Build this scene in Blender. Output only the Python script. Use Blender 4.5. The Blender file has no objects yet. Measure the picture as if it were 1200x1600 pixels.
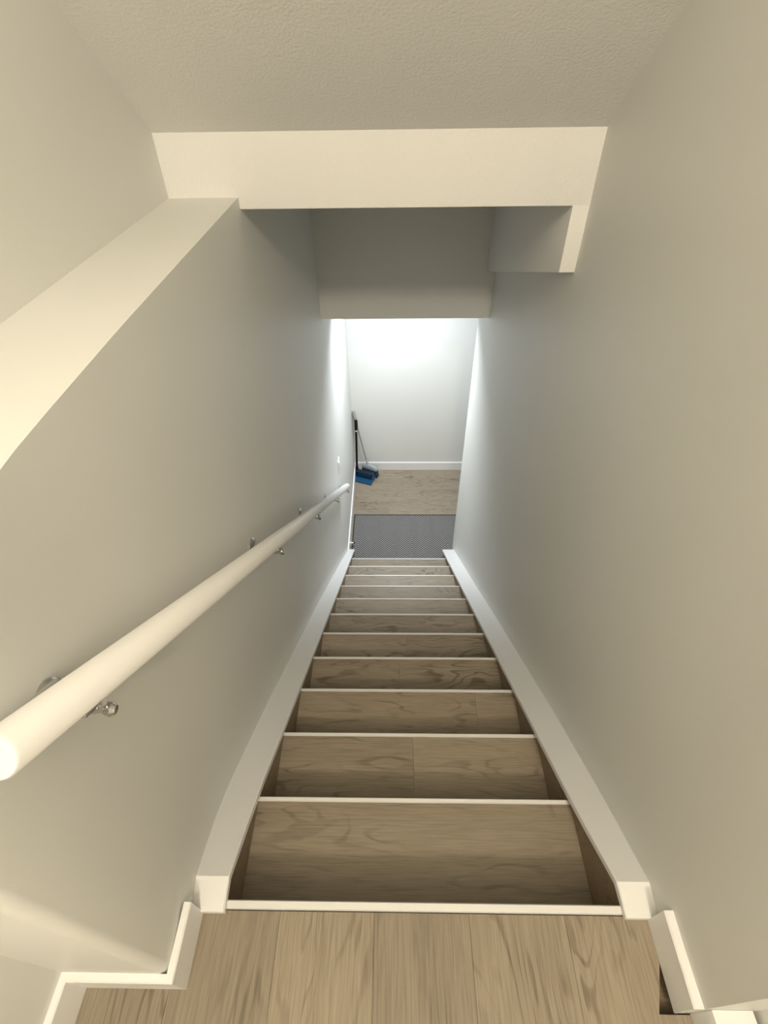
import bpy, bmesh, math, random
from math import sin, cos, pi, radians, hypot, atan2
from mathutils import Vector, Matrix

# ------------------------------------------------------------------ camera, world, light, exposure
ZO = 3.559                      # height of the camera above the lower floor; all builders work with z relative to the camera
S = bpy.context.scene
C = S.collection
F_PX, PITCH, YAW, ROLL = 806.8, 0.7517, -0.0262, -0.0175
fw = Vector((sin(YAW) * cos(PITCH), cos(YAW) * cos(PITCH), -sin(PITCH)))
rt = Vector((cos(YAW), -sin(YAW), 0)); up = rt.cross(fw)
rt2 = rt * cos(ROLL) + up * sin(ROLL); up2 = up * cos(ROLL) - rt * sin(ROLL)
cd = bpy.data.cameras.new('camera'); cam = bpy.data.objects.new('camera', cd); C.objects.link(cam)
cd.sensor_fit = 'HORIZONTAL'; cd.sensor_width = 36; cd.lens = F_PX / 1200 * 36; cd.clip_start = .02; cd.clip_end = 60
mw = Matrix((rt2, up2, -fw)).transposed().to_4x4(); mw.translation = (0, 0, ZO); cam.matrix_world = mw
S.camera = cam

w = bpy.data.worlds.new('world'); S.world = w; w.use_nodes = True
w.node_tree.nodes['Background'].inputs[0].default_value = (.7, .8, 1, 1)
w.node_tree.nodes['Background'].inputs[1].default_value = .02

def area(name, loc, size, power, col, rot=(0, 0, 0), shape='DISK'):
    l = bpy.data.lights.new(name, 'AREA'); l.shape = shape; l.size = size; l.energy = power; l.color = col
    o = bpy.data.objects.new(name, l); C.objects.link(o); o.location = (loc[0], loc[1], loc[2] + ZO); o.rotation_euler = rot
    return o
area('upper_lamp', (.27, -1.60, 1.47), .30, 51.0, (1.0, .87, .68), (radians(80), 0, 0))
area('upper_fill', (.0, -.95, 1.50), .60, 12.0, (1.0, .87, .68))  # added fill light, no real fixture; softens the shadows on the treads
area('landing_lamp', (.10, 3.72, -1.25), .60, 25.0, (.88, .935, 1.0)).data.spread = radians(150)
S.view_settings.view_transform = 'Standard'; S.view_settings.look = 'None'
S.view_settings.gamma = 1; S.view_settings.use_curve_mapping = False
S.view_settings.exposure = 0.12

# ------------------------------------------------------------------ materials
def mat(name, col, rough=.6, metal=0., spec=.5):
    m = bpy.data.materials.new(name); m.use_nodes = True
    b = m.node_tree.nodes['Principled BSDF']
    b.inputs['Base Color'].default_value = (*col, 1); b.inputs['Roughness'].default_value = rough
    b.inputs['Metallic'].default_value = metal; b.inputs['Specular IOR Level'].default_value = spec
    return m, m.node_tree, b
def nd(nt, t, **k):
    n = nt.nodes.new(t)
    for a, v in k.items():
        if a in n.inputs: n.inputs[a].default_value = v
        else: setattr(n, a, v)
    return n
def paint(name, col, rough, scale, strength, var=.03, dist=.002, spec=.3):
    m, nt, b = mat(name, col, rough, 0, spec)
    tc = nd(nt, 'ShaderNodeTexCoord')
    n1 = nd(nt, 'ShaderNodeTexNoise'); n1.inputs['Scale'].default_value = scale; n1.inputs['Detail'].default_value = 4
    bp = nd(nt, 'ShaderNodeBump'); bp.inputs['Strength'].default_value = strength; bp.inputs['Distance'].default_value = dist
    nt.links.new(tc.outputs['Object'], n1.inputs['Vector']); nt.links.new(n1.outputs['Fac'], bp.inputs['Height'])
    nt.links.new(bp.outputs['Normal'], b.inputs['Normal'])
    n2 = nd(nt, 'ShaderNodeTexNoise'); n2.inputs['Scale'].default_value = 1.3; n2.inputs['Detail'].default_value = 5
    r = nd(nt, 'ShaderNodeValToRGB'); r.color_ramp.elements[0].position = .3; r.color_ramp.elements[1].position = .7
    r.color_ramp.elements[0].color = (*[c * (1 - var) for c in col], 1); r.color_ramp.elements[1].color = (*[min(1, c * (1 + var)) for c in col], 1)
    nt.links.new(tc.outputs['Object'], n2.inputs['Vector']); nt.links.new(n2.outputs['Fac'], r.inputs['Fac'])
    nt.links.new(r.outputs['Color'], b.inputs['Base Color'])
    return m
M_WALL = paint('wall_paint', (.735, .738, .705), .5, 260, .12, .02, .001, .35)
M_CEIL = paint('ceiling_texture', (.83, .825, .80), .8, 150, .55, .015, .0025, .2)
M_TRIM = paint('trim_paint', (.84, .84, .83), .38, 60, .05, .01, .001, .5)
M_RAIL = paint('rail_paint', (.82, .81, .79), .33, 90, .12, .02, .001, .5)
M_NOSE = paint('nosing_paint', (.74, .74, .72), .35, 80, .05, .02, .001, .5)
M_PLASTIC = mat('white_plastic', (.85, .86, .86), .35)[0]
M_CHROME = mat('chrome', (.62, .61, .60), .16, 1.0)[0]
M_BLACK = mat('black_plastic', (.008, .008, .012), .45, 0, .25)[0]
M_BLUE = mat('blue_plastic', (.012, .085, .19), .42)[0]
M_NAVY = mat('navy_plastic', (.012, .022, .045), .5, 0, .3)[0]
M_GREYPL = mat('grey_plastic', (.36, .40, .42), .5)[0]
M_GREY_STICK = mat('grey_metal_stick', (.38, .38, .37), .4, .4)[0]
M_GRIP = mat('grey_green_grip', (.30, .32, .27), .6)[0]
M_RUBBER = mat('dark_rubber', (.03, .03, .03), .7)[0]

def wood(name, light, dark, grain=(1.0, 1.0, 1.0)):
    m, nt, b = mat(name, light, .48, 0, .35)
    L = nt.links.new
    tc = nd(nt, 'ShaderNodeTexCoord'); oi = nd(nt, 'ShaderNodeObjectInfo')
    mu = nd(nt, 'ShaderNodeMath', operation='MULTIPLY'); mu.inputs[1].default_value = 37.0
    L(oi.outputs['Random'], mu.inputs[0])
    cb = nd(nt, 'ShaderNodeCombineXYZ'); L(mu.outputs[0], cb.inputs[0]); L(mu.outputs[0], cb.inputs[1]); L(mu.outputs[0], cb.inputs[2])
    ad = nd(nt, 'ShaderNodeVectorMath', operation='ADD'); L(tc.outputs['Object'], ad.inputs[0]); L(cb.outputs[0], ad.inputs[1])
    # long growth-ring figure: noise stretched along the plank (local X), turned to rings by a sine
    mp = nd(nt, 'ShaderNodeMapping'); mp.inputs['Scale'].default_value = (2.1, 9.5, 9.5); L(ad.outputs[0], mp.inputs['Vector'])
    n = nd(nt, 'ShaderNodeTexNoise'); n.inputs['Scale'].default_value = 1.0; n.inputs['Detail'].default_value = 2.5; n.inputs['Distortion'].default_value = .35
    L(mp.outputs[0], n.inputs['Vector'])
    m1 = nd(nt, 'ShaderNodeMath', operation='MULTIPLY'); m1.inputs[1].default_value = 70; L(n.outputs['Fac'], m1.inputs[0])
    m2 = nd(nt, 'ShaderNodeMath', operation='SINE'); L(m1.outputs[0], m2.inputs[0])
    r1 = nd(nt, 'ShaderNodeMapRange'); r1.inputs['From Min'].default_value = .45; r1.inputs['From Max'].default_value = 1; L(m2.outputs[0], r1.inputs['Value'])
    # where the figure shows at all
    mpb = nd(nt, 'ShaderNodeMapping'); mpb.inputs['Scale'].default_value = (2.2, 6, 6); L(ad.outputs[0], mpb.inputs['Vector'])
    nb = nd(nt, 'ShaderNodeTexNoise'); nb.inputs['Scale'].default_value = 1.7; nb.inputs['Detail'].default_value = 3; L(mpb.outputs[0], nb.inputs['Vector'])
    rb = nd(nt, 'ShaderNodeMapRange'); rb.inputs['From Min'].default_value = .42; rb.inputs['From Max'].default_value = .66; L(nb.outputs['Fac'], rb.inputs['Value'])
    g1 = nd(nt, 'ShaderNodeMath', operation='MULTIPLY'); L(r1.outputs[0], g1.inputs[0]); L(rb.outputs[0], g1.inputs[1])
    # fine pores
    mpc = nd(nt, 'ShaderNodeMapping'); mpc.inputs['Scale'].default_value = (13, 290, 290); L(ad.outputs[0], mpc.inputs['Vector'])
    nc = nd(nt, 'ShaderNodeTexNoise'); nc.inputs['Scale'].default_value = 1; nc.inputs['Detail'].default_value = 4; L(mpc.outputs[0], nc.inputs['Vector'])
    rc = nd(nt, 'ShaderNodeMapRange'); rc.inputs['From Min'].default_value = .38; rc.inputs['From Max'].default_value = .72; L(nc.outputs['Fac'], rc.inputs['Value'])
    # broad streaks
    mpd = nd(nt, 'ShaderNodeMapping'); mpd.inputs['Scale'].default_value = (1.5, 22, 22); L(ad.outputs[0], mpd.inputs['Vector'])
    n4 = nd(nt, 'ShaderNodeTexNoise'); n4.inputs['Scale'].default_value = 1; n4.inputs['Detail'].default_value = 3; L(mpd.outputs[0], n4.inputs['Vector'])
    s1 = nd(nt, 'ShaderNodeMath', operation='MULTIPLY'); s1.inputs[1].default_value = .62; L(g1.outputs[0], s1.inputs[0])
    s2 = nd(nt, 'ShaderNodeMath', operation='MULTIPLY_ADD'); s2.inputs[1].default_value = .40; L(rc.outputs[0], s2.inputs[0]); L(s1.outputs[0], s2.inputs[2])
    s3 = nd(nt, 'ShaderNodeMath', operation='MULTIPLY_ADD'); s3.inputs[1].default_value = .55; L(n4.outputs['Fac'], s3.inputs[0]); L(s2.outputs[0], s3.inputs[2])
    s4 = nd(nt, 'ShaderNodeMath', operation='ADD'); s4.inputs[1].default_value = -.18; L(s3.outputs[0], s4.inputs[0])
    mx = nd(nt, 'ShaderNodeMix', data_type='RGBA'); mx.inputs['A'].default_value = (*light, 1); mx.inputs['B'].default_value = (*dark, 1)
    L(s4.outputs[0], mx.inputs['Factor'])
    # each plank a little lighter or darker
    tv = nd(nt, 'ShaderNodeMapRange'); tv.inputs['To Min'].default_value = .88; tv.inputs['To Max'].default_value = 1.1; L(oi.outputs['Random'], tv.inputs['Value'])
    hv = nd(nt, 'ShaderNodeHueSaturation'); L(tv.outputs[0], hv.inputs['Value']); L(mx.outputs['Result'], hv.inputs['Color'])
    L(hv.outputs[0], b.inputs['Base Color'])
    bp = nd(nt, 'ShaderNodeBump'); bp.inputs['Strength'].default_value = .18; bp.inputs['Distance'].default_value = .001; bp.invert = True
    L(s3.outputs[0], bp.inputs['Height']); L(bp.outputs[0], b.inputs['Normal'])
    return m
M_WOOD = wood('oak_plank', (.33, .278, .208), (.135, .106, .070))
M_WOODS = wood('oak_skirting', (.27, .205, .135), (.12, .085, .05))

def carpet():
    m, nt, b = mat('mat_weave', (.2, .2, .2), .95, 0, .1); L = nt.links.new
    tc = nd(nt, 'ShaderNodeTexCoord'); sp = nd(nt, 'ShaderNodeSeparateXYZ'); L(tc.outputs['Object'], sp.inputs[0])
    # herringbone: zigzag columns across x, diagonal ribs
    px = nd(nt, 'ShaderNodeMath', operation='PINGPONG'); px.inputs[1].default_value = .085; L(sp.outputs['X'], px.inputs[0])
    a = nd(nt, 'ShaderNodeMath', operation='ADD'); L(px.outputs[0], a.inputs[0]); L(sp.outputs['Y'], a.inputs[1])
    k = nd(nt, 'ShaderNodeMath', operation='MULTIPLY'); k.inputs[1].default_value = 2 * pi / .026; L(a.outputs[0], k.inputs[0])
    s = nd(nt, 'ShaderNodeMath', operation='SINE'); L(k.outputs[0], s.inputs[0])
    n = nd(nt, 'ShaderNodeTexNoise'); n.inputs['Scale'].default_value = 300; n.inputs['Detail'].default_value = 2; L(tc.outputs['Object'], n.inputs['Vector'])
    t = nd(nt, 'ShaderNodeMath', operation='MULTIPLY_ADD'); t.inputs[1].default_value = 1.6; L(n.outputs['Fac'], t.inputs[0]); L(s.outputs[0], t.inputs[2])
    r = nd(nt, 'ShaderNodeMapRange'); r.inputs['From Min'].default_value = .1; r.inputs['From Max'].default_value = 1.5; L(t.outputs[0], r.inputs['Value'])
    mx = nd(nt, 'ShaderNodeMix', data_type='RGBA'); mx.inputs['A'].default_value = (.045, .045, .045, 1); mx.inputs['B'].default_value = (.30, .295, .285, 1)
    L(r.outputs[0], mx.inputs['Factor']); L(mx.outputs['Result'], b.inputs['Base Color'])
    bp = nd(nt, 'ShaderNodeBump'); bp.inputs['Strength'].default_value = .6; bp.inputs['Distance'].default_value = .003; L(r.outputs[0], bp.inputs['Height']); L(bp.outputs[0], b.inputs['Normal'])
    return m
M_MAT = carpet()
M_MATEDGE = mat('mat_border', (.035, .036, .04), .8)[0]

# ------------------------------------------------------------------ helpers
class MB:
    def __init__(s): s.v = []; s.f = []
    def add(s, vs, fs):
        n = len(s.v); s.v += [Vector(p) for p in vs]; s.f += [tuple(i + n for i in f) for f in fs]; return s
    def box(s, x0, x1, y0, y1, z0, z1):
        return s.add([(x, y, z) for z in (z0, z1) for y in (y0, y1) for x in (x0, x1)],
                     [(0, 2, 3, 1), (4, 5, 7, 6), (0, 1, 5, 4), (2, 6, 7, 3), (0, 4, 6, 2), (1, 3, 7, 5)])
    def prism(s, base, top):              # two matching rings of points
        n = len(base)
        return s.add(list(base) + list(top), [tuple(reversed(range(n))), tuple(range(n, 2 * n))] + [(i, (i + 1) % n, n + (i + 1) % n, n + i) for i in range(n)])
    def plan(s, poly, z0, z1): return s.prism([(x, y, z0) for x, y in poly], [(x, y, z1) for x, y in poly])
    def side(s, poly, x0, x1): return s.prism([(x0, y, z) for y, z in poly], [(x1, y, z) for y, z in poly])
    def rings(s, rs, caps=True):
        n = len(rs[0]); vs = [p for r in rs for p in r]; fs = []
        for k in range(len(rs) - 1):
            for i in range(n): fs.append((k * n + i, k * n + (i + 1) % n, (k + 1) * n + (i + 1) % n, (k + 1) * n + i))
        if caps: fs += [tuple(reversed(range(n))), tuple(range((len(rs) - 1) * n, len(rs) * n))]
        return s.add(vs, fs)
    def tube(s, pts, rad, n=16):
        pts = [Vector(p) for p in pts]; rad = rad if isinstance(rad, (list, tuple)) else [rad] * len(pts); rs = []
        ref = Vector((0, 0, 1)) if abs((pts[-1] - pts[0]).normalized().z) < .9 else Vector((1, 0, 0))
        for i, p in enumerate(pts):
            d = (pts[min(i + 1, len(pts) - 1)] - pts[max(i - 1, 0)]).normalized()
            a = d.cross(ref).normalized(); b = a.cross(d)
            rs.append([p + (a * cos(2 * pi * k / n) + b * sin(2 * pi * k / n)) * rad[i] for k in range(n)])
        return s.rings(rs)
    def build(s, name, m, parent=None, bevel=0, seg=2, smooth=35, local=None, rotz=0):
        """parent: empty / mesh object. local: own origin in camera-relative world coordinates"""
        pw = abs_loc(parent) if parent else Vector((0, 0, 0))
        o0 = Vector(local) + Vector((0, 0, ZO)) if local is not None else pw
        R = Matrix.Rotation(-rotz, 3, 'Z')
        me = bpy.data.meshes.new(name)
        me.from_pydata([R @ (v + Vector((0, 0, ZO)) - o0) for v in s.v], [], s.f)
        bm = bmesh.new(); bm.from_mesh(me); bmesh.ops.recalc_face_normals(bm, faces=bm.faces)
        if bevel:
            es = [e for e in bm.edges if len(e.link_faces) == 2 and e.calc_face_angle(0) > radians(28)]
            bmesh.ops.bevel(bm, geom=es, offset=bevel, segments=seg, affect='EDGES', profile=.6, clamp_overlap=True)
        bm.to_mesh(me); bm.free()
        me.polygons.foreach_set('use_smooth', [len(p.vertices) <= 4 for p in me.polygons]); me.set_sharp_from_angle(angle=radians(smooth))
        me.materials.append(m)
        o = bpy.data.objects.new(name, me); C.objects.link(o)
        o.parent = parent; o.location = o0 - pw; o.rotation_euler.z = rotz
        return o
def abs_loc(o):
    p = Vector((0, 0, 0))
    while o: p = p + o.location; o = o.parent
    return p
def struct(o, label=None, cat=None):
    o['kind'] = 'structure'
    if label: o['label'] = label
    if cat: o['category'] = cat
    return o
def thing(name, loc, label, cat, group=None):
    o = bpy.data.objects.new(name, None); C.objects.link(o); o.empty_display_size = .1
    o.location = (loc[0], loc[1], loc[2] + ZO); o['label'] = label; o['category'] = cat
    if group: o['group'] = group
    return o
def lerp(tab, t):
    if t <= tab[0][0]: return tab[0][1]
    for (a, va), (b, vb) in zip(tab, tab[1:]):
        if t <= b: return va + (vb - va) * (t - a) / (b - a)
    return tab[-1][1]
def smoothed(tab, t, h=.06): return sum(lerp(tab, t + d * h) for d in (-1, -.5, 0, .5, 1)) / 5

# ------------------------------------------------------------------ stair measures
RISE, RUN, Y0, Z0 = .19, .2536, .2175, -1.279
SL = RISE / RUN
NST = 12
ZF = Z0 - NST * RISE                     # lower floor, = -3.559
def zn(y): return Z0 - SL * (y - Y0)     # line through the nosings
XWL = [(.10, -.392), (.20, -.393), (.28, -.408), (.45, -.430), (.8, -.438), (1.6, -.442), (2.3, -.436), (3.1, -.420), (4.5, -.428)]
XWR = [(.07, .513), (.20, .510), (.28, .514), (.45, .524), (.8, .534), (1.6, .540), (2.3, .540), (3.3, .546)]
XTR = [(.07, .514), (.20, .518), (.45, .540), (.8, .550), (1.7, .555), (2.9, .558), (3.3, .548)]
def xwl(y): return smoothed(XWL, y)
def xwr(y, z):
    a, b = smoothed(XWR, y), smoothed(XTR, y)
    t = (z - zn(y)) / (-.45 - zn(y)) if zn(y) < -.5 else 0
    t = min(1, max(0, t)); return a + (b - a) * t
YB = 4.50                                # far wall
YE = 3.31                                # right wall ends here

# ------------------------------------------------------------------ room shell
# left wall: lower thick part with a ledge, and the recessed part above the ledge
ys = [.101] + [.101 + (YB + .02 - .101) * (i / 60) for i in range(1, 61)]
poly = [(xwl(y), y) for y in ys]
r = .016                                  # rounded drywall corner at the jog
jog = [(-.392 - r + r * sin(a), .101 + r - r * cos(a)) for a in [pi / 2 * k / 6 for k in range(7)]]
wl = MB()
low = [(-.576, -2.80), (-.576, .101)] + jog + [p for p in poly if p[1] > .13]
wl.plan([(-.86, -2.80)] + low + [(-.86, YB + .02)], -3.75, -.343)
far = [(xwl(1.671), 1.671)] + [p for p in low if p[1] > 1.68]
wl.plan([(-.86, 1.69), (-.66, 1.69)] + [(xwl(1.69), 1.69)] + [p for p in far if p[1] > 1.70] + [(-.86, YB + .02)], -.343, .3)
struct(wl.build('wall_left', M_WALL))
wu = MB().plan([(-.86, -2.80), (-.647, -2.80), (-.64, 1.675), (-.86, 1.675)], -.345, 1.75)
struct(wu.build('wall_left_recess', M_WALL))
# right wall, slightly out of plumb, with a jog near the camera
wr = MB(); ys = [.069] + [.069 + (YE - .069) * i / 48 for i in range(1, 49)]; lv = 12
rs = []
for y in ys:
    top = 1.75
    zs = [-3.75] + [zn(y) + (-.45 - zn(y)) * k / lv for k in range(lv + 1)] + [top]
    if zn(y) > -.6: zs = sorted(zs)
    rs.append([(xwr(y, z), y, z) for z in zs] + [(.80, y, top), (.80, y, -3.75)])
wr.rings(rs)
wr.box(.60, .80, -2.80, .069, -3.75, 1.75)
struct(wr.build('wall_right', M_WALL, smooth=30))
# wall behind the camera closing the upper hall
struct(MB().box(-.90, .90, -2.90, -2.80, -3.75, 1.75).build('wall_front', M_WALL))
# far wall of the lower landing, and the side room it opens to
struct(MB().box(-.5, 2.5, YB, YB + .12, -3.75, -1.1).build('wall_back', M_WALL))
struct(MB().box(2.4, 2.5, YE - .1, YB, -3.75, -1.1).build('wall_side', M_WALL))
struct(MB().box(.79, 2.5, YE - .1, YE, -3.75, -1.1).build('wall_return', M_WALL))
# ceilings
YH = 1.671; Zc0 = -.192
top = lambda y: Zc0 + SL * (YH - y)
struct(MB().side([(YH, Zc0), (-.72, top(-.72)), (-2.85, top(-.72)), (-2.85, top(-.72) + .12), (-.57, top(-.72) + .12), (YH, Zc0 + .15)], -.70, .70).build('ceiling', M_CEIL))
struct(MB().box(-.5, 2.5, 3.06, YB + .1, -1.226, -1.1).build('ceiling_landing', M_CEIL))
struct(MB().side([(YH, -.373), (2.96, -.373), (2.96, .3), (YH, .3)], -.66, .70).build('wall_header', M_CEIL, bevel=.003))
struct(MB().box(-.45, .70, 2.95, 3.07, -1.226, -.36).build('wall_bulkhead', M_WALL, bevel=.002))
bx = MB()
bx.side([(YH + .0005, -.36), (YH + .0005, -.554), (2.951, -.970), (2.951, -.36)], .507, .60)
struct(bx.build('wall_boxing', M_CEIL, bevel=.003))

# floors -----------------------------------------------------------
fl = struct(MB().box(-.5, 2.5, 3.0, YB + .02, ZF - .12, ZF - .012).build('floor', M_WOODS))
rows = [3.02, 3.20, 3.39, 3.58, 3.77, 3.96, 4.15, 4.34, YB + .01]
rnd = random.Random(7)
cuts = [[.15, 1.3], [-.1, 1.1], [.3, 1.4], [.05, 1.2], [-.05, 1.15], [.34, 1.5], [.47, 1.2], [.10, 1.4]]
for i, (a, b) in enumerate(zip(rows, rows[1:])):
    xs = [-.44] + cuts[i % len(cuts)] + [2.42]
    for x0, x1 in zip(xs, xs[1:]):
        MB().box(x0 + .0003, x1 - .0003, a + .0003, b - .0003, ZF - .012, ZF).build('plank', M_WOOD, fl, bevel=.0004, seg=1, local=(x0, a, ZF - .012))
f2 = struct(MB().plan([(-.60, -2.81), (.78, -2.81), (.78, .067), (.53, .067), (.53, .19), (-.60, .19)], Z0 - .20, Z0 - .034).build('floor_landing', M_WOODS))
WX = [-.60, -.392, -.205, -.013, .180, .373, .78]
cols = [-.600, -.411, -.225, -.038, .148, .335, .80]
for i, (a, b) in enumerate(zip(cols, cols[1:])):
    ends = [[-2.80, -.45, .19], [-2.80, -.2, .205], [-2.80, -.75, .205], [-2.80, -.33, .205], [-2.80, -.9, .205], [-2.80, .20]][i]
    for y0, y1 in zip(ends, ends[1:]):
        g = .0002
        if i == 0: y1 = min(y1, .103)
        if i == 5:   # right plank, notched where it stops short of the skirting
            mb = MB().plan([(a + g, y0), (b - .2, y0), (b - .2, .067), (.470, .067), (.4975, .140), (.4975, .205), (a + g, .205)], Z0 - .012, Z0)
        else: mb = MB().box(a + g, b - g, y0 + g, y1 - (g if y1 < .18 else 0), Z0 - .012, Z0)
        mb.build('plank', M_WOOD, f2, bevel=.0004, seg=1, local=(a, y0, Z0 - .012), rotz=pi / 2)

# baseboards ---------------------------------------------------------
def baseboard(name, pts, z, h=.092, t=.013, mat_=M_TRIM):
    """board run: pts on the wall line, offset inward to the right-hand side of travel; mitred corners"""
    P = [Vector(p) for p in pts]; n = len(P); off = []
    for i in range(n):
        d0 = (P[i] - P[i - 1]).normalized() if i else None
        d1 = (P[i + 1] - P[i]).normalized() if i < n - 1 else None
        nr = lambda d: Vector((d.y, -d.x))
        if d0 is None: m = nr(d1)
        elif d1 is None: m = nr(d0)
        else:
            m = (nr(d0) + nr(d1)).normalized(); m = m / max(.3, m.dot(nr(d1)))
        off.append(P[i] + m * t)
    mb = MB(); e = .003
    rs = []
    for p, o in zip(P, off):
        c = o + (p - o).normalized() * e
        rs.append([(p.x, p.y, z), (o.x, o.y, z), (o.x, o.y, z + h - e), (c.x, c.y, z + h), (p.x, p.y, z + h)])
    mb.rings(rs)
    return struct(mb.build(name, mat_, smooth=25))
baseboard('baseboard_left', [(-.577, -2.80), (-.577, .101), (-.392, .101), (-.392, .202)], Z0)
baseboard('baseboard_right', [(.514, .2), (.514, .069)], Z0, t=.018)
baseboard('baseboard_landing', [(xwl(y) - .001, y) for y in (3.17, 3.3, 3.7, 4.1, YB - .005)], ZF, h=.10)
baseboard('baseboard_back', [(-.42, YB), (2.4, YB)], ZF, h=.10)
# white cap on the next flight's curb, entering at the lower right corner
cap2 = MB().box(.523, .590, -.60, .069, Z0 + .0, Z0 + .094)
struct(cap2.build('trim_1', M_TRIM, bevel=.002))

# ------------------------------------------------------------------ staircase
st = thing('staircase', (.05, 3.0, ZF), 'straight wooden staircase with white nosings and white side caps going down between two walls', 'staircase')
XL = lambda y: -.352 - .004 * y
XR = lambda y: .456 + .0 * y
def yn(n): return Y0 + RUN * n
split = {2: .061, 3: .306, 4: .025, 5: .063, 6: .177, 9: .045}
for n in range(NST):
    z = Z0 - RISE * n; y = yn(n)
    if n > 0:
        # plank surface from just under the riser above to the nosing strip
        xs = [XL(y) - .004, XR(y) + .004]
        if n in split: xs.insert(1, split[n])
        for a, b in zip(xs, xs[1:]):
            MB().box(a + .0002, b - .0002, y - RUN + .004, y - .004, z - .012, z - .001).build('tread', M_WOOD, st, bevel=.0004, seg=1, local=(a, y - RUN, z))
    # riser below this nosing
    MB().box(XL(y) - .004, XR(y) + .004, y - .018, y - .006, z - RISE, z - .013).build('riser', M_WOOD, st, local=(XL(y), y, z - RISE))
    # white nosing profile: flat top strip with a rounded lip
    t = .0065 if n else .0105
    prof = [(y - t, z - .001), (y - t + .002, z + .0022), (y + .003, z + .0022), (y + .0052, z - .001), (y + .0052, z - .014), (y + .0015, z - .014), (y + .0005, z - .006), (y - t, z - .006)]
    MB().side(prof, XL(y) - .003, XR(y) + .003).build('nosing', M_NOSE, st, smooth=50)
# wood faced curbs (side walls under the caps)
HC = .050                                   # cap top above the nosing line
TC = .017
yend = yn(NST - 1) + .21
for sgn in (-1, 1):
    yt = Y0 + (HC - .02) / SL               # where the flat foot turns to the slope
    pts_top = [(.199, Z0 + .02), (.212, Z0 + .02), (yt, Z0 + .02)] + [(yy, zn(yy) + HC) for yy in [yt + (yend - yt) * k / 24 for k in range(1, 25)]]
    rs = []; cs = []
    for i, (yy, zz) in enumerate(pts_top):
        if sgn < 0: xi, xo = -.333 - .012 * min(1, max(0, (yy - .2) / .25)) - .0055 * max(0, yy - .45), xwl(yy) - .004
        else: xi, xo = .449 - .007 * min(1, max(0, (yy - .25) / .2)), xwr(yy, zz) + .004
        dz = TC / cos(math.atan(SL)) if i >= 3 else (TC if i < 2 else TC * 1.1)
        e = .0025 * -sgn
        rs.append([(xo, yy, zz), (xi - e, yy, zz), (xi, yy, zz - .0025), (xi, yy, zz - dz), (xo, yy, zz - dz)])
        xc = XL(yy) if sgn < 0 else XR(yy)
        cs.append([(xc, yy, zz - dz - .0005), (xc, yy, zz - dz - .42 if yy < yend - .6 else max(zz - .42, ZF)), (xo, yy, max(zz - .42, ZF)), (xo, yy, zz - dz - .0005)])
    cs = [[(p[0], p[1], max(p[2], ZF + .001)) for p in c] for c in cs if c[0][1] > .205]
    MB().rings(rs).build('side_cap', M_TRIM, st, smooth=25)
    MB().rings(cs).build('side_panel', M_WOODS, st, smooth=25)

# ------------------------------------------------------------------ handrail
hr = thing('handrail', (-.43, .3, Z0), 'white painted wooden handrail running down the left stair wall', 'handrail')
nrm = hypot(RISE, RUN); U = Vector((0, RUN, -RISE)) / nrm; Wv = Vector((0, RISE, RUN)) / nrm
s0, s1 = .440, 4.02; h0, h1 = -.276, -.238
A = Vector((-.368, 0, 0)) + U * s0 + Wv * h0; B = Vector((-.366, 0, 0)) + U * s1 + Wv * h1
dr = (B - A).normalized(); sd = Vector((1, 0, 0)); upv = sd.cross(dr).normalized()
if upv.z < 0: upv = -upv
def rail_ring(p, s):
    R = []
    for k in range(28):
        a = 2 * pi * k / 28; c, q = cos(a), sin(a); e = 2 / 2.18
        R.append(p + sd * (.0235 * s * math.copysign(abs(c) ** e, c)) + upv * (.0235 * s * math.copysign(abs(q) ** e, q)))
    return R
MB().rings([rail_ring(A, .93), rail_ring(A + dr * .002, 1), rail_ring((A + B) / 2, 1), rail_ring(B - dr * .002, 1), rail_ring(B, .93)]).build('rail', M_RAIL, hr, smooth=40)
for yb in (.297, 1.10, 1.76, 2.42, 3.02):
    k = (yb - A.y) / (B.y - A.y); P = A + (B - A) * k
    xw = xwl(yb); zc = P.z - .048; zr = zc + .036; yr = yb - .012
    ros = MB().tube([(xw - .001, yr, zr), (xw + .003, yr, zr), (xw + .007, yr, zr), (xw + .010, yr, zr)], [.031, .031, .026, .012], 24)
    ro = ros.build('bracket', M_CHROME, hr, smooth=40, local=(xw, yr, zr))
    ex = P.x + .012
    arm = [(xw + .006, yr, zr), (xw + .016, yr, zr - .006), (xw + .028, yb - .004, zc + .006), (ex - .018, yb, zc), (ex - .008, yb, zc + .003), (ex - .001, yb, zc + .010), (ex, yb, zc + .018)]
    MB().tube(arm, .0062, 12).build('arm', M_CHROME, ro)
    low = P - upv * .0235
    sa = MB().prism([low + sd * a + dr * b - upv * .0035 for a, b in ((-.012, -.016), (.012, -.016), (.012, .016), (-.012, .016))],
                    [low + sd * a + dr * b + upv * .001 for a, b in ((-.012, -.016), (.012, -.016), (.012, .016), (-.012, .016))])
    sa.build('saddle_plate', M_CHROME, ro, bevel=.001)
    MB().tube([(ex - .004, yb, zc + .001), (ex + .004, yb, zc - .001), (ex + .010, yb, zc - .002)], [.007, .0095, .006], 12).build('screw_cap', M_CHROME, ro)

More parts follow.
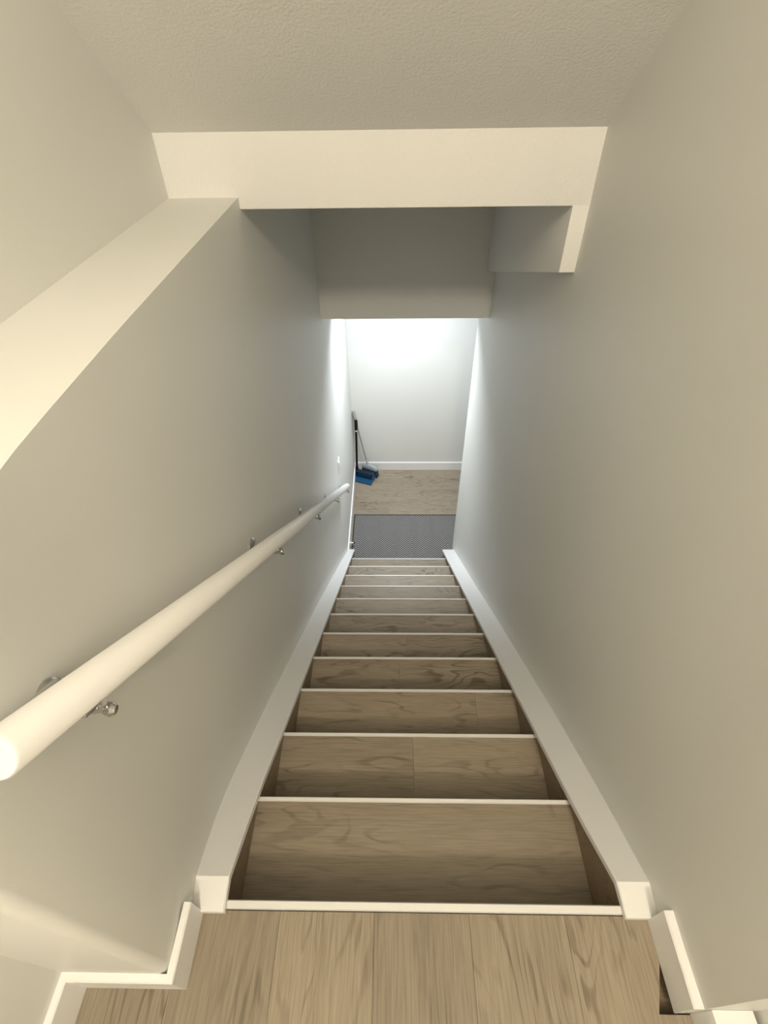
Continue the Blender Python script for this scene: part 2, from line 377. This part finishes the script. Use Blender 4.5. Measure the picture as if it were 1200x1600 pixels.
# ------------------------------------------------------------------ mat on the landing
mt = thing('floor_mat', (.17, 3.48, ZF), 'grey herringbone woven mat with dark border at the foot of the stairs', 'mat')
MB().box(-.385, .73, 3.075, 3.748, ZF, ZF + .008).build('woven_pile', M_MAT, mt, bevel=.002)
bd = MB()
bd.box(-.397, .742, 3.748, 3.762, ZF, ZF + .0075).box(-.397, -.385, 3.062, 3.748, ZF, ZF + .0075).box(.73, .742, 3.062, 3.748, ZF, ZF + .0075).box(-.385, .73, 3.062, 3.075, ZF, ZF + .0075)
bd.build('border', M_MATEDGE, mt, bevel=.0015)

# ------------------------------------------------------------------ light switch on the left wall
ysw, zsw = 3.10, -2.415; xs_ = xwl(ysw)
sw = thing('light_switch', (xs_, ysw, zsw), 'white rocker light switch on the left wall above the end of the handrail', 'switch')
MB().box(xs_ - .001, xs_ + .006, ysw - .036, ysw + .036, zsw - .058, zsw + .058).build('cover_plate', M_PLASTIC, sw, bevel=.0022)
MB().side([(ysw - .0165, zsw - .033), (ysw + .0165, zsw - .033), (ysw + .0165, zsw + .033), (ysw - .0165, zsw + .033)], xs_ + .004, xs_ + .0085).build('rocker', M_PLASTIC, sw, bevel=.001)

# ------------------------------------------------------------------ door stop on the landing baseboard
yd = 3.33; xd = xwl(yd) + .013
ds = thing('door_stop', (xd, yd, ZF + .05), 'small white door stop with dark tip on the baseboard beside the lowest step', 'door stop')
MB().tube([(xd - .001, yd, ZF + .05), (xd + .004, yd, ZF + .05), (xd + .007, yd, ZF + .05)], [.014, .014, .008], 16).build('base', M_PLASTIC, ds)
MB().tube([(xd + .006, yd, ZF + .05), (xd + .032, yd, ZF + .05)], [.0075, .0075], 12).build('stem', M_PLASTIC, ds)
MB().tube([(xd + .031, yd, ZF + .05), (xd + .034, yd, ZF + .05), (xd + .044, yd, ZF + .05)], [.009, .011, .009], 12).build('rubber_tip', M_RUBBER, ds)

# ------------------------------------------------------------------ dustpan and broom in the corner
dp = thing('dustpan', (-.30, 4.30, ZF), 'blue lobby dustpan with long upright black handle in the landing corner', 'dustpan')
def pan():
    # open shovel: floor, side walls, rounded hood at the back; local frame u (width), v (back to front)
    mb = MB(); ang = radians(-20); ox, oy = -.402, 4.415
    uu = Vector((cos(ang), sin(ang), 0)); vv = Vector((sin(ang), -cos(ang), 0)) ; base = Vector((ox, oy, ZF))
    def T(a, b, c): return base + uu * a + vv * b + Vector((0, 0, c + .002))
    W, D, H, t = .215, .125, .075, .004
    prof = [(0, .012, H * .85), (0, 0, H * .55), (0, 0, .01), (0, .012, 0)]
    outer = []; inner = []
    n = 14
    def section(a, k, tt):      # profile in v-z; k scales side wall height
        return [T(a, D, .001 + tt), T(a, .02, .001 + tt), T(a, .004 + tt, .014), T(a, .002 + tt, H * .6), T(a, .015 + tt, H), T(a, .045, H * 1.02)]
    xs = [0 + W * k / n for k in range(n + 1)]
    o = [section(x, 1, 0) for x in xs]; i_ = [section(x, 1, t) for x in xs]
    vs = [p for s_ in o for p in s_] + [p - Vector((0, 0, t if j > 3 else 0)) for s_ in i_ for j, p in enumerate(s_)]
    m = 6; N = len(o) * m; fs = []
    for k in range(n):
        for j in range(m - 1):
            q = (k * m + j, k * m + j + 1, (k + 1) * m + j + 1, (k + 1) * m + j); fs.append(q); fs.append(tuple(N + v for v in reversed(q)))
        for j in (0, m - 1):
            fs.append((k * m + j, (k + 1) * m + j, N + (k + 1) * m + j, N + k * m + j))
    for k in (0, n):
        for j in range(m - 1): fs.append((k * m + j, k * m + j + 1, N + k * m + j + 1, N + k * m + j))
    mb.add(vs, fs)
    for a0 in (0, W - t):       # side walls
        out = [(D, 0), (D, .018), (.09, .045), (.045, H * 1.02), (.015, H), (.002, H * .6), (.004, .014), (.02, 0)]
        mb.prism([T(a0, b, c) for b, c in out], [T(a0 + t, b, c) for b, c in out])
    return mb, T, W, H
mb, T, W_, H_ = pan()
pn = mb.build('pan', M_BLUE, dp, smooth=30)
lip = MB(); lip.prism([T(-.002, .118, .001), T(W_ + .002, .118, .001), T(W_ + .002, .130, -.001), T(-.002, .130, -.001)], [T(-.002, .118, .006), T(W_ + .002, .118, .006), T(W_ + .002, .130, .001), T(-.002, .130, .001)])
lip.build('rubber_lip', M_BLACK, pn)
hd = MB().prism([T(.0, .006, H_ + .0), T(W_, .006, H_ + .0), T(W_, .062, H_ + .001), T(.0, .062, H_ + .001)], [T(.01, .010, H_ + .012), T(W_ - .01, .010, H_ + .012), T(W_ - .01, .058, H_ + .010), T(.01, .058, H_ + .010)])
hd.build('hinge_bar', M_NAVY, pn, bevel=.002)
hb = T(.010, .02, H_ + .005) - Vector((0, 0, 0)); ht = Vector((-.385, 4.455, -2.886))
g0 = hb + (ht - hb) * .80
MB().tube([hb, hb + (ht - hb) * .3, g0], .0115, 12).build('handle', M_BLACK, dp)
MB().tube([g0, g0 + (ht - hb) * .01, ht - (ht - hb) * .02, ht], [.0125, .0165, .0165, .011], 14).build('grip', M_BLACK, dp)
MB().tube([hb - Vector((0, 0, .008)), hb + (ht - hb) * .07], [.020, .014], 14).build('socket', M_BLACK, dp)
lb = g0 - (ht - hb) * .02
MB().tube([lb, lb + (ht - hb) * .025], [.0128, .0128], 14).build('ring', M_PLASTIC, dp)

br = thing('broom', (-.20, 4.42, ZF), 'grey handled upright broom with blue grey head tucked behind the dustpan', 'broom')
bt = Vector((-.411, 4.475, -2.80)); bb = Vector((-.290, 4.425, ZF + .15))
d = bb - bt
MB().tube([bt + d * .26, bb], .0085, 12).build('stick', M_GREY_STICK, br)
MB().tube([bt, bt + d * .02, bt + d * .25, bt + d * .27], [.010, .0155, .0135, .009], 14).build('grip', M_GRIP, br)
ca = radians(-28); cu = Vector((cos(ca), sin(ca), 0)); cv = Vector((-sin(ca), cos(ca), 0))
hc = Vector((-.258, 4.402, ZF))
def hexring(z, hw, hdp, sx=0):
    pts = [(-1, -.55), (-.85, -1), (.85, -1), (1, -.55), (1, .55), (.85, 1), (-.85, 1), (-1, .55)]
    return [hc + cu * (a * hw + sx) + cv * (b * hdp) + Vector((0, 0, z)) for a, b in pts]
MB().rings([hexring(.085, .090, .020), hexring(.105, .092, .021), hexring(.125, .080, .018), hexring(.140, .03, .016)]).build('head', M_GREYPL, br, bevel=.002)
MB().tube([hc + Vector((-.018, .01, .130)), bb + (bt - bb) * .05], [.015, .012], 14).build('socket', M_GREYPL, br)
bs = MB(); rnd = random.Random(3)
for i in range(26):
    for j in range(5):
        a = -.085 + .17 * i / 25; b = -.016 + .032 * j / 4
        p = hc + cu * a + cv * b + Vector((0, 0, .088))
        q = hc + cu * (a * 1.16 + rnd.uniform(-.004, .004)) + cv * (b * 1.5 + rnd.uniform(-.003, .003)) + Vector((0, 0, .003))
        bs.tube([p, q], [.0028, .0022], 5)
bo = bs.build('bristles', mat('dark_blue_bristle', (.02, .05, .10), .8)[0], br); bo['kind'] = 'stuff'
